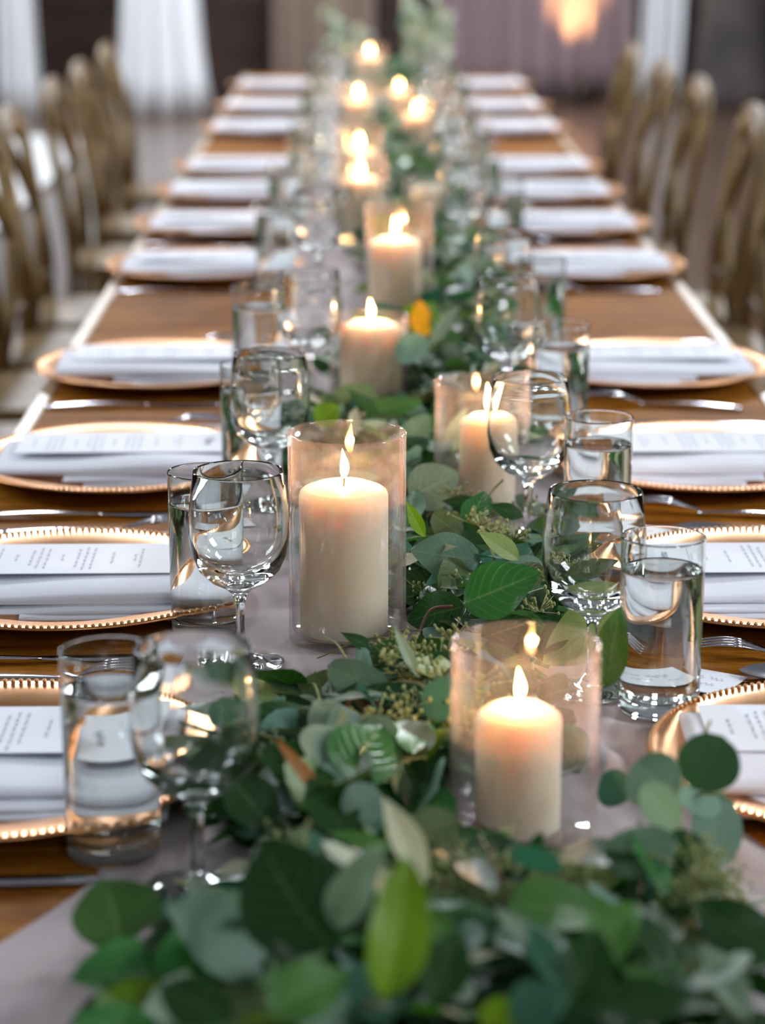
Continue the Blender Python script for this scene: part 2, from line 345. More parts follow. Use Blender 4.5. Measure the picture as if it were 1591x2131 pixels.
# amber uplight
ul = tag(empty('uplight', (1.37, 16.24, 0)), 'small floor uplight washing the mauve drape amber', 'lamp')
obj('housing', lathe('housing', [(0,0),(.07,0),(.075,.02),(.07,.10),(.055,.11),(.05,.095),(0,.095)], M['metal_dark'], 20), ul)
lm = pmat('amber_lens', (1,.5,.15), .3); lb = lm.node_tree.nodes['Principled BSDF']; lb.inputs['Emission Color'].default_value = (1,.5,.15,1); lb.inputs['Emission Strength'].default_value = 1.5
obj('lens', lathe('lens', [(0,.0965),(.049,.0965),(.045,.104),(0,.107)], lm, 20), ul)
sl = bpy.data.lights.new('uplight_beam', 'SPOT'); sl.energy = 230; sl.color = (1,.58,.22); sl.spot_size = math.radians(55); sl.spot_blend = 1; sl.shadow_soft_size = .04
so = bpy.data.objects.new('uplight_beam', sl); COL.objects.link(so); aim(so, (1.37, 16.24, .12), (1.34, 16.44, .9))
# white linen covered table beyond the left chairs
def linen_table():
    t = tag(empty('linen_bench', (-1.62, 7.7, 0)), 'low bench under white linen beyond the left row of chairs', 'bench')
    L2, W2 = 1.60, .55; n = 120; V, F = [], []
    per = []
    for k in range(n):
        a = 2*PI*k/n; c, s = math.cos(a), math.sin(a); q = (abs(c)**8+abs(s)**8)**(-1/8)
        per.append((W2*c*q, L2*s*q, a))
    for j in range(9):
        tt = j/8; z = .46*(1-tt)+.01
        for (x, y, a) in per:
            f = 1 + tt*(.04+.035*math.sin(a*26+2*math.sin(a*3)))
            V.append((x*f, y*f if abs(y) > .3 else y, z))
    for j in range(8):
        for k in range(n): a = j*n+k; b = j*n+(k+1) % n; F.append((a, b, b+n, a+n))
    F.append(tuple(range(n)))
    obj('tablecloth', mkmesh('tablecloth', V, F, M['linen']), t)
linen_table()

# ================================================================== FARM TABLES
HW = .467
def farm_table(y0, y1, label, jts):
    t = tag(empty('farm_table', (0, (y0+y1)/2, 0)), label, 'table', 'farm tables in one long row'); cy = (y0+y1)/2
    for a, b in zip(jts[:-1], jts[1:]):
        obj('plank', boxmesh('plank', -HW+.02, HW-.02, a-cy+.0006, b-cy-.0006, TZ-.035, TZ, M['table'], .0012, 1), t)
    for s in (-1, 1):
        x0, x1 = sorted((s*(HW-.0195), s*HW))
        obj('edge_band', boxmesh('edge_band', x0, x1, y0-cy+.002, y1-cy-.002, TZ-.045, TZ+.0015, M['table_edge'], .004, 3), t)  # pale strip carrying the painted edge highlight
        obj('apron', boxmesh('apron', *sorted((s*(HW-.10), s*(HW-.125))), y0-cy+.25, y1-cy-.25, TZ-.12, TZ-.037, M['table'], .003), t)
    for sx in (-1, 1):
        for yy in (y0-cy+.28, y1-cy-.28):
            obj('leg', boxmesh('leg', sx*.36-.035, sx*.36+.035, yy-.035, yy+.035, 0, TZ-.037, M['table'], .006), t)
def joints(y0, y1, st):
    j = [y0]; y = st
    while y < y1-.1:
        if y > y0+.1: j.append(y)
        y += .355
    return j+[y1]
farm_table(1.04, 3.50, 'wooden farm table nearest the camera under the front place settings', joints(1.04, 3.50, 1.16))
farm_table(3.504, 5.95, 'middle wooden farm table of the long row', joints(3.504, 5.95, 3.85))
farm_table(5.954, 8.40, 'farthest wooden farm table of the long row, beneath the end of the greenery', joints(5.954, 8.40, 6.3))

# ------------------------------------------------------------------ layout lists
SY = [1.645, 2.11, 2.59, 3.13, 4.0, 4.51, 5.01, 5.47, 6.38, 7.02, 7.78]
WL = [(-.218,1.505), (-.187,2.004), (-.170,2.48), (-.185,2.99)]
NL = [(-.158,1.441), (-.154,1.911), (-.148,2.42), (-.120,2.97)]
WR = [(.178,1.789), (.169,2.221), (.173,2.72), (.186,3.22)]
NR = [(.130,1.841), (.109,2.296), (.122,2.88), (.140,3.33)]
for y in SY[4:]:
    WL.append((-.185+RN.uniform(-.012,.012), y-.14)); NL.append((-.125+RN.uniform(-.012,.012), y-.19))
    WR.append((.185+RN.uniform(-.012,.012), y+.12)); NR.append((.130+RN.uniform(-.012,.012), y+.19))
# vase: x, y, height, radius, candle radius, candle height, candle dx, lit
VS = [(.056,1.533,.138,.0500,.0290,.082,-.004,1), (-.066,1.983,.181,.0500,.0378,.125,-.003,1), (.069,2.424,.135,.0490,.0290,.089,.006,1),
      (-.046,2.95,.112,.0490,.0378,.093,.002,1), (-.002,3.45,.187,.0490,.0378,.126,-.006,1), (-.058,4.40,.150,.0490,.0378,.103,0,1),
      (.062,4.46,.112,.0400,.0290,.080,0,0), (-.062,5.06,.150,.0490,.0378,.084,0,1), (.074,5.76,.140,.0490,.0330,.095,-.004,1),
      (-.068,6.12,.150,.0490,.0378,.100,0,1), (.040,6.50,.120,.0440,.0330,.090,0,1), (-.036,7.50,.160,.0490,.0378,.115,0,1)]
AVOID = [(x, y, r+.004, h) for x, y, h, r, *_ in VS] + [(x, y, .036, .145) for x, y in WL+WR] + [(x, y, .040, .165) for x, y in NL+NR]

# ================================================================== RUNNER
def runner():
    Y0, Y1, nx, ny = 1.05, 8.37, 44, 760; V, F = [], []
    def L(y):
        return np.interp(y, [1.05,1.36,1.457,1.6,1.9,2.3,3,8.4], [-.36,-.273,-.234,-.215,-.20,-.19,-.18,-.17])
    def Rr(y):
        return np.interp(y, [1.05,1.4,1.57,1.77,2.0,2.5,3,8.4], [.33,.245,.195,.168,.165,.165,.17,.17])
    av = np.array([(a[0], a[1], a[2]) for a in AVOID])
    for j in range(ny+1):
        y = Y0 + (Y1-Y0)*j/ny; l = L(y)+.006*math.sin(y*9)+.004*math.sin(y*23); r = Rr(y)+.007*math.sin(y*8+1)+.004*math.sin(y*27)
        near = av[np.abs(av[:,1]-y) < .12]
        pl = [p for p in SY if abs(p-y) < .19]
        for i in range(nx+1):
            s = i/nx; x = l + (r-l)*s
            rid = .5+.5*math.sin(s*31+2.2*math.sin(y*3.1)+1.6*math.sin(y*7.3)); rid2 = .5+.5*math.sin(s*57+y*6+2*math.sin(y*5))
            z = .0020 + (.0095*rid**3 + .004*rid2**2)*(.55+.45*math.sin(y*4.7+s*5))
            # bunched folds at the right front
            g = math.exp(-((x-.17)/.07)**2-((y-1.60)/.16)**2); z += g*.020*(.5+.5*math.sin((x*1.0+y*.45)*95))**2
            g = math.exp(-((x+.12)/.06)**2-((y-1.22)/.12)**2); z += g*.015*(.5+.5*math.sin((x*1.0-y*.25)*110))**2
            k = 1.0
            for (ax, ay, ar) in near:
                d = math.hypot(x-ax, y-ay)-ar; k = min(k, max(0, min(1, d/.035)))
            e = min(1, min(s, 1-s)*14)
            z = .0012 + (z-.0012)*k*(.25+.75*e)
            for py_ in pl:
                if math.hypot(abs(x)-.318, y-py_) < .185: z = min(z, .0085)
            V.append((x, y, TZ+z))
    for j in range(ny):
        for i in range(nx): a = j*(nx+1)+i; F.append((a, a+1, a+nx+2, a+nx+1))
    o = obj('table_runner', mkmesh('table_runner', V, F, M['runner']))
    tag(o, 'rumpled blush-grey muslin runner down the middle of the table', 'table runner')
runner()

# ================================================================== CHARGERS, NAPKINS, MENUS, CUTLERY
Rp = .165
plate_me = lathe('charger', [(0,.0035),(.095,.0035),(.108,.006),(.122,.0135),(.150,.0185),(.1615,.0205),(.1650,.0200),(.1652,.0185),(.160,.0170),(.124,.0105),(.108,.0012),(.09,.0008),(0,.0008)], M['gold'], 96)
def beads():
    bm = bmesh.new(); bmesh.ops.create_icosphere(bm, subdivisions=2, radius=.0019); T = np.array([v.co[:] for v in bm.verts]); FF = [[v.index for v in f.verts] for f in bm.faces]; bm.free()
    V, F = [], []
    for k in range(164):
        a = 2*PI*k/164; b = len(V); V += [tuple(p) for p in T*(1,1,.9)+np.array((math.cos(a)*.1615, math.sin(a)*.1615, .0213))]
        F += [[i+b for i in f] for f in FF]
    return mkmesh('beaded_rim', V, F, M['bead'])
bead_me = beads()
def slab(V, F, x0, x1, y0, y1, z, th, seed, wav=.0025, nx=30, droop=0.0):
    """a soft folded layer: closed rounded slab with wavy surfaces"""
    rr = random.Random(seed); p1, p2 = rr.uniform(0,6), rr.uniform(0,6); ring = []
    ns = 14
    for i in range(nx+1):
        t = i/nx; x = x0+(x1-x0)*t; b = len(V)
        yo = wav*1.2*math.sin(t*4+p1); zo = wav*(math.sin(t*5+p2)+.5*math.sin(t*11+p1))
        th2 = th*(1+.18*math.sin(t*6+p2))
        for k in range(ns):                # superellipse outline in y,z
            a = 2*PI*k/ns; c, s = math.cos(a), math.sin(a)
            yy = (abs(c)**.35)*(1 if c > 0 else -1)*(y1-y0)/2; zz = (abs(s)**.75)*(1 if s > 0 else -1)*th2/2
            V.append((x, (y0+y1)/2+yy+yo, max(.0045, z+th/2+zz+zo*(1 if s > 0 else .2) - droop*t*t)))
        ring.append(b)
    for i in range(nx):
        for k in range(ns):
            a = ring[i]+k; b = ring[i]+(k+1) % ns; F.append((a, b, b+ns, a+ns))
    F.append(tuple(ring[0]+k for k in range(ns))[::-1]); F.append(tuple(ring[-1]+k for k in range(ns)))
def napkin_mesh(seed, m):       # m=-1 left side (outer end at -x), +1 right side
    V, F = [], []
    X = lambda a, b: (a, b) if m < 0 else (-b, -a)
    slab(V, F, *X(-.030, .135), -.104, -.02, .004, .0058, seed, .0006)         # tail showing towards the camera
    slab(V, F, *X(-.052, .135), -.096, -.01, .0082, .0040, seed+9, .0006)
    slab(V, F, *X(-.128, .138), -.080, .077, .0100, .0112, seed+1, .0011)
    return mkmesh('napkin', V, F, M['napkin'])
nap = {s: [napkin_mesh(k*7+3, s) for k in range(3)] for s in (-1, 1)}
menu_me = boxmesh('menu_card', -.118, .118, -.050, .050, 0, .0006, M['paper'])
def bend(me, seed):             # gentle curl in the card
    return me
def lettering(seed):            # handwritten rows; local +x is the top of the card
    rr = random.Random(seed); V, F = [], []
    def stroke(pts, w):
        b = len(V); n = len(pts)
        for i, (x, y) in enumerate(pts):
            xa, ya = pts[max(0, i-1)]; xb, yb = pts[min(n-1, i+1)]; dx, dy = xb-xa, yb-ya; l = math.hypot(dx, dy) or 1
            V.append((x-dy/l*w, y+dx/l*w, 0)); V.append((x+dy/l*w, y-dx/l*w, 0))
        for i in range(n-1): a = b+2*i; F.append((a, a+1, a+3, a+2))
    rows = [(.060,.030),(.0545,.012),(.034,.018),(.016,.034),(.009,.036),(.002,.030),(-.012,.012),(-.026,.032),(-.033,.034),(-.040,.026),(-.054,.012),(-.070,.034),(-.077,.034),(-.084,.028),(-.100,.016)]
    for x, hwid in rows:
        y = hwid
        while y > -hwid:
            wl = rr.uniform(.006, .014); n = 10
            pts = [(x+.0016*math.sin(i*1.9+rr.random())*rr.uniform(.5,1.2), y-wl*i/n) for i in range(n+1)]
            stroke(pts, .0003); y -= wl+.003
    me = mkmesh('lettering', V, F, M['ink'], smooth=False)
    return me
let_me = [lettering(k) for k in range(3)]
def word_mesh(txt, size):
    cu = bpy.data.curves.new('word', 'FONT'); cu.body = txt; cu.size = size; cu.align_x = 'CENTER'; cu.align_y = 'CENTER'; cu.shear = .35
    o = bpy.data.objects.new('tmp', cu); COL.objects.link(o); dg = bpy.context.evaluated_depsgraph_get()
    me = bpy.data.meshes.new_from_object(o.evaluated_get(dg)); bpy.data.objects.remove(o); me.materials.clear(); me.materials.append(M['ink']); return me
menu_word = word_mesh('Menu', .015)

# cutlery: lies along local x, business end at +x
def cutlery_meshes():
    def prof_handle(V, F, x0, x1, w0, w1, z=.002):
        b = len(V); n = 12
        for i in range(n+1):
            t = i/n; x = x0+(x1-x0)*t; w = w0+(w1-w0)*t**1.3; zz = z+.004*math.sin(t*PI)*.6
            for (sy, sz) in ((-1,-.4),(-.6,.6),(.6,.6),(1,-.4)): V.append((x, sy*w, zz+sz*.0015+.0006))
        for i in range(n):
            for k in range(4): a = b+i*4+k; c = b+i*4+(k+1) % 4; F.append((a, c, c+4, a+4))
        F.append((b, b+1, b+2, b+3)); e = b+n*4; F.append((e+3, e+2, e+1, e))
    hV, hF = [], []; prof_handle(hV, hF, -.10, .025, .0095, .0035)
    handle = mkmesh('handle', hV, hF, M['steel'])
    # fork head
    V, F = [], []; n = 8
    def ztine(x): return .004+.010*math.sin(max(0, min(1, (x-.02)/.08))*PI*.85)
    b = 0
    for i in range(n+1):
        t = i/n; x = .022+.032*t; w = .0035+.0085*math.sin(t*PI/2)
        for (sy, sz) in ((-1,0),(0,-.0014),(1,0),(0,.0008)): V.append((x, sy*w, ztine(x)+sz))
    for i in range(n):
        for k in range(4): a = i*4+k; c = i*4+(k+1) % 4; F.append((a, c, c+4, a+4))
    for k in range(4):
        y = -.0105+.007*k
        path = [Vector((x, y, ztine(x))) for x in np.linspace(.052, .100, 8)]
        tube_data(path, .0016, 6, taper=lambda t: 1-.55*t, V=V, F=F)
    fork = mkmesh('tines', V, F, M['steel'])
    # spoon bowl
    V, F = [], []; nu, nv = 14, 10
    for sgn in (0, 1):
        for i in range(nu+1):
            t = i/nu; x = .022+.064*t; w = .0035+.0175*math.sin(min(1, t*1.02)*PI)**.75*(.75+.5*t) if t > 0 else .0035
            for j in range(nv+1):
                s = -1+2*j/nv; V.append((x, s*w, .0065-.0055*(1-s*s)*math.sin(t*PI) - sgn*.0009))
    for sgn in (0, 1):
        o0 = sgn*(nu+1)*(nv+1)
        for i in range(nu):
            for j in range(nv): a = o0+i*(nv+1)+j; F.append((a, a+1, a+nv+2, a+nv+1))
    spoon = mkmesh('bowl', V, F, M['steel'])
    # knife blade
    V, F = [], []; n = 12
    for i in range(n+1):
        t = i/n; x = .02+.105*t; top = .0045; bot = -.0085*math.sin(min(1, t*2.2)*PI/2)*(1 if t < .8 else 1-.85*((t-.8)/.2)**2); tp = top*(1-.6*max(0, (t-.85)/.15))
        V += [(x, bot, .0016), (x, tp, .0016), (x, tp, .0032), (x, bot, .0020)]
    for i in range(n):
        for k in range(4): a = i*4+k; c = i*4+(k+1) % 4; F.append((a, c, c+4, a+4))
    F.append((0,1,2,3)); e = n*4; F.append((e+3, e+2, e+1, e))
    return handle, fork, spoon, mkmesh('blade', V, F, M['steel'])
C_HANDLE, C_FORK, C_SPOON, C_KNIFE = cutlery_meshes()
card_me = boxmesh('place_card', -.045, .045, -.027, .027, 0, .0006, M['paper'])
def name_strokes(seed):
    rr = random.Random(seed); V, F = [], []
    for row in (.008, -.008):
        x = -.030
        while x < .026:
            b = len(V); wl = rr.uniform(.008,.014); n = 9
            for i in range(n+1):
                px = x+wl*i/n; py = row+.003*math.sin(i*2+rr.random()); V.append((px, py-.0005, 0)); V.append((px, py+.0005, 0))
            for i in range(n): a = b+2*i; F.append((a, a+2, a+3, a+1))
            x += wl+.004
    return mkmesh('lettering', V, F, M['ink'], smooth=False)
card_let = [name_strokes(k) for k in range(3)]
for side, sname in ((-1, 'left'), (1, 'right')):
    for i, y in enumerate(SY):
        rn = random.Random(i*2+side+50); px = side*.318
        wh = '%s place setting on the %s side' % (ordn(i), sname)
        t = tag(empty('charger_plate', (px, y, TZ+.0008), rn.uniform(0, 6)), 'gold beaded charger plate of the %s' % wh, 'plate', 'gold charger plates along both sides')
        obj('dish', plate_me, t); obj('beaded_rim', bead_me, t)
        nx, nr = side*.322, rn.uniform(-.02, .02) + (.015 if side < 0 else -.01)
        n = obj('napkin', nap[side][i % 3], loc=(nx, y-.002, TZ+.0045), rot=(0, 0, nr))
        tag(n, 'folded white linen napkin on the %s' % wh, 'napkin', 'white napkins on the chargers')
        mc = obj('menu_card', menu_me, loc=(nx-side*.006, y+.028, TZ+.0288), rot=(0, 0, nr+(0 if side < 0 or i == 0 else PI)))
        tag(mc, 'white menu card on the napkin of the %s' % wh, 'menu card', 'menu cards on the napkins')
        obj('lettering', let_me[i % 3], mc, loc=(0, 0, .0010))
        obj('heading', menu_word, mc, loc=(.092, 0, .0010), rot=(0, 0, -PI/2))
        # cutlery
        items = [('dinner_fork', C_FORK, .222 if side < 0 else -.192, .03, 'tines'), ('table_knife', C_KNIFE, -.192 if side < 0 else .190, 0, 'blade'), ('table_spoon', C_SPOON, -.217 if side < 0 else .222, .005, 'bowl')]
        for nm, hm, dy, dx, pn in items:
            if side < 0 and nm == 'table_spoon': continue
            ang = (0 if side < 0 else PI) + rn.uniform(-.12, .12) + (.12 if nm == 'dinner_fork' and side < 0 else -.10 if nm == 'dinner_fork' else 0)
            c = tag(empty(nm, (side*(.345-dx), y+dy, TZ+.0012), ang), 'steel %s beside the charger of the %s' % (nm.replace('_', ' '), wh), 'cutlery', 'steel cutlery between the chargers')
            obj('handle', C_HANDLE, c); obj(pn, hm, c)
        cx, cyy = (-.205, y+.197) if side < 0 else (.208, y+.225)
        if i < 8:
            pc = obj('place_card', card_me, loc=(cx, cyy, TZ+.0155 if abs(cx) < .2 else TZ+.0125), rot=(0, 0, rn.uniform(-.35, .1)*side+(.0 if side < 0 else -.45)))
            pc.location.z = TZ+.0022 if side > 0 else TZ+.0045
            tag(pc, 'small white place card by the glasses of the %s' % wh, 'card', 'place cards')
            obj('lettering', card_let[i % 3], pc, loc=(0, 0, .0010))

# ================================================================== GLASSES
R = .0325; H = .142
tumbler_me = lathe('tumbler', [(0,0),(.026,0),(.0300,.0012),(.0312,.004),(.0317,.02),(R,H-.001),(R-.0004,H),(R-.0009,H),(R-.0013,H-.001),(.0304,.022),(.0290,.0165),(.024,.0125),(.012,.0115),(0,.011)], M['glass'], 64)
WH = .115
water_me = lathe('water', [(0,.0107),(.012,.0112),(.0243,.0121),(.0293,.0162),(.0307,.022),(.0314,WH-.001),(.0315,WH+.0010),(.0302,WH+.0002),(.028,WH-.0002),(0,WH-.0002)], M['water'], 64)
wine_prof_out = [(0,0),(.034,0),(.0362,.0008),(.0365,.0016),(.034,.0026),(.020,.0050),(.010,.0085),(.0052,.014),(.0040,.022),(.0036,.040),(.0042,.052),(.0060,.060),(.0120,.0655),(.0235,.0715),(.0335,.0815),(.0393,.0950),(.0413,.1100),(.0410,.1250),(.0393,.1450),(.0370,.1635)]
wine_prof_in = [(.0365,.1648),(.0360,.1648),(.0358,.1635),(.0381,.1450),(.0398,.1250),(.0399,.1110),(.0372,.0975),(.0305,.0865),(.0205,.0790),(.0100,.0755),(.0040,.0748),(0,.0747)]
wine_me = lathe('wine_glass', wine_prof_out+wine_prof_in, M['glass'], 64)
def glassset(lst, kind, side):
    for i, (x, y) in enumerate(lst):
        wh = '%s place setting on the %s side' % (ordn(i), side)
        if kind == 'w':
            t = tag(empty('water_glass', (x, y, TZ+.0018)), 'tall straight water glass of the %s, mostly full' % wh, 'glass', 'straight water glasses')
            obj('tumbler', tumbler_me, t); obj('water', water_me, t)
        else:
            o = obj('wine_glass', wine_me, loc=(x, y, TZ+.0018)); tag(o, 'empty stemmed wine glass of the %s' % wh, 'glass', 'stemmed wine glasses')
glassset(WL, 'w', 'left'); glassset(NL, 'n', 'left'); glassset(WR, 'w', 'right'); glassset(NR, 'n', 'right')

# ================================================================== VASES AND CANDLES
flame_me = lathe('flame', [(0,0),(.0018,.0012),(.0034,.005),(.0040,.009),(.0034,.014),(.0020,.019),(.0008,.0235),(0,.026)], M['flame'], 16)
for v_ in flame_me.vertices: v_.co.x += .0010*math.sin(v_.co.z*160)
wick_me = tube('wick', smoothpath([(0,0,-.002),(.0006,0,.004),(.0002,.0004,.009)], 4), .0009, M['wick'], 6)
vase_names = ['short glass cylinder vase at the front right among round leaves', 'tall glass cylinder vase in sharp focus at the middle of the table', 'glass cylinder vase behind the right wine glasses, second on the right',
 'low wide glass cylinder vase behind the tall sharp one', 'tall glass cylinder vase fifth from the camera', 'glass cylinder vase sixth from the camera', 'small low glass cylinder holding an unlit candle',
 'glass cylinder vase well down the table on the left', 'glass cylinder vase right of the middle near the far end', 'glass cylinder vase left of the middle near the far end', 'small glass cylinder vase just behind the far right one', 'farthest glass cylinder vase at the end of the table']
for i, (x, y, h, r, cr, ch, cdx, lit) in enumerate(VS):
    z0 = TZ+.0016; w_ = .0026
    me = lathe('glass_vase', [(0,0),(r-.002,0),(r-.0004,.0008),(r,.003),(r,h-.0012),(r-.0006,h-.0002),(r-w_*.5,h),(r-w_+.0006,h-.0002),(r-w_,h-.0012),(r-w_,.010),(r-w_-.003,.0075),(0,.0070)], M['vase'], 72)
    o = obj('glass_vase', me, loc=(x, y, z0)); tag(o, vase_names[i], 'vase', 'glass candle cylinders')
    c = tag(empty('pillar_candle', (x+cdx, y, z0+.0074)), ('lit ivory pillar candle in the ' if lit else 'unlit pillar candle in the ')+vase_names[i].replace(' holding an unlit candle', '').replace(' in sharp focus', '').replace(' cylinder', '').replace(', second on the right', ''), 'candle', 'ivory pillar candles')
    e = .006
    wx = lathe('wax', [(0,0),(cr-.001,0),(cr,.001),(cr,ch-e),(cr-.0012,ch-e*.45),(cr-.004,ch-.0005),(cr*.62,ch+.0035),(cr*.40,ch+.0045),(cr*.22,ch+.0022),(cr*.10,ch+.0012),(0,ch+.001)], M['wax'], 48)
    obj('wax', wx, c)
    obj('wick', wick_me, c, loc=(0, 0, ch+.002))
    if lit:
        fs = 1.0+.12*((i*37) % 5-2)/2
        fo = obj('flame', flame_me, c, loc=(0, 0, ch+.008), scale=(fs, fs, fs)); fo['label'] = 'glowing flame'
        l = bpy.data.lights.new('candle_light', 'POINT'); l.energy = .40; l.color = (1,.54,.23); l.shadow_soft_size = .0035
        lo = bpy.data.objects.new('candle_light', l); COL.objects.link(lo); lo.parent = c; lo.location = (0, 0, ch+.019)

# ================================================================== LEAVES
def leaf_geo(kind, seed, nu=9, nv=4):
    rr = random.Random(seed); V, F, U = [], [], []
    fold = {'broad': .16, 'round': .07, 'slender': .22}[kind]*rr.uniform(.6, 1.3); bendc = rr.uniform(.15, .55); rip = rr.uniform(.02, .05)*(1 if kind == 'broad' else .5); ph = rr.uniform(0, 6); sw = rr.uniform(-.06, .06)
    asy = rr.uniform(-.06, .06)
    for i in range(nu+1):
        t = i/nu
        if kind == 'broad': w = .5*math.sin(PI*t**.82)**.72*(1-.12*t) if 0 < t < 1 else .0
        elif kind == 'round': w = .5*(max(0, 1-(2*t-1)**2))**.5*(1+.05*math.sin(t*3))
        else: w = .5*math.sin(PI*t**.85)**.95 if 0 < t < 1 else 0
        if i == 0: w = .012
        for j in range(nv+1):
            s = -1+2*j/nv; ww = w*(1+asy*s)
            z = fold*abs(s)*w + rip*math.sin(t*9+ph+s*1.5)*abs(s) - bendc*(t-.35)**2*.5
            V.append((s*ww + sw*math.sin(t*PI), t, z)); U.append((.5+.5*s, t))
    for i in range(nu):
        for j in range(nv): a = i*(nv+1)+j; F.append((a, a+1, a+nv+2, a+nv+1))
    return np.array(V), F, np.array(U)
KIND = {'broad': 'broad_leaf', 'round': 'round_leaf', 'slender': 'slender_leaf'}
hi, lo_ = {}, {}
for k in KIND:
    for s in range(4):
        V, F, U = leaf_geo(k, s*13+5, 16, 8)
        for mn in LM: hi[(k, s, mn)] = None
        hi[(k, s)] = (V, F, U); lo_[(k, s)] = leaf_geo(k, s*13+5, 7, 3 if k == 'slender' else 4)
mesh_cache = {}
def leaf_me(k, s, mn, fine):
    key = (k, s, mn, fine)
    if key not in mesh_cache:
        V, F, U = (hi if fine else lo_)[(k, s)]; mesh_cache[key] = mkmesh(KIND[k], V, F, LM[mn], uvs=U)
    return mesh_cache[key]
def leaf_matrix(base, tip, width, nrm, roll):
    b, t = Vector(base), Vector(tip); yv = t-b; L = yv.length; yv.normalize()
    zv = Vector(nrm); zv = (zv - yv*zv.dot(yv)).normalized(); xv = yv.cross(zv).normalized()
    R_ = Matrix((xv, yv, zv)).transposed().to_4x4(); R_ = R_ @ Matrix.Rotation(math.radians(roll), 4, 'Y')
    return Matrix.Translation(b) @ R_ @ Matrix.Diagonal((width, L, max(width, L*.6), 1))
garland = tag(empty('leafy_garland', (0, 1.1, TZ+.004)), 'long garland of mixed green leaves and eucalyptus running down the table', 'garland')
spray = tag(empty('eucalyptus_sprig', (.17, 1.5, TZ+.004)), 'round-leaved silver eucalyptus sprig lying at the front right', 'greenery')
front = tag(empty('leafy_sprig', (-.12, 1.3, TZ+.004)), 'broad-leaved green sprig trailing onto the runner at the front left', 'greenery')
GP = {o: Matrix.Translation(o.location).inverted() for o in (garland, spray, front)}
VIEW = Vector((0, -.80, .60))
cnt = {'broad': 0, 'round': 0, 'slender': 0}
def put_leaf(k, mn, mat, s, parent=None, fine=False):
    parent = parent or garland; o = bpy.data.objects.new(KIND[k], leaf_me(k, s, mn, fine)); COL.objects.link(o)
    o.parent = parent; o.matrix_parent_inverse = GP[parent]; o.matrix_basis = mat
    cnt[k] += parent is garland; return o
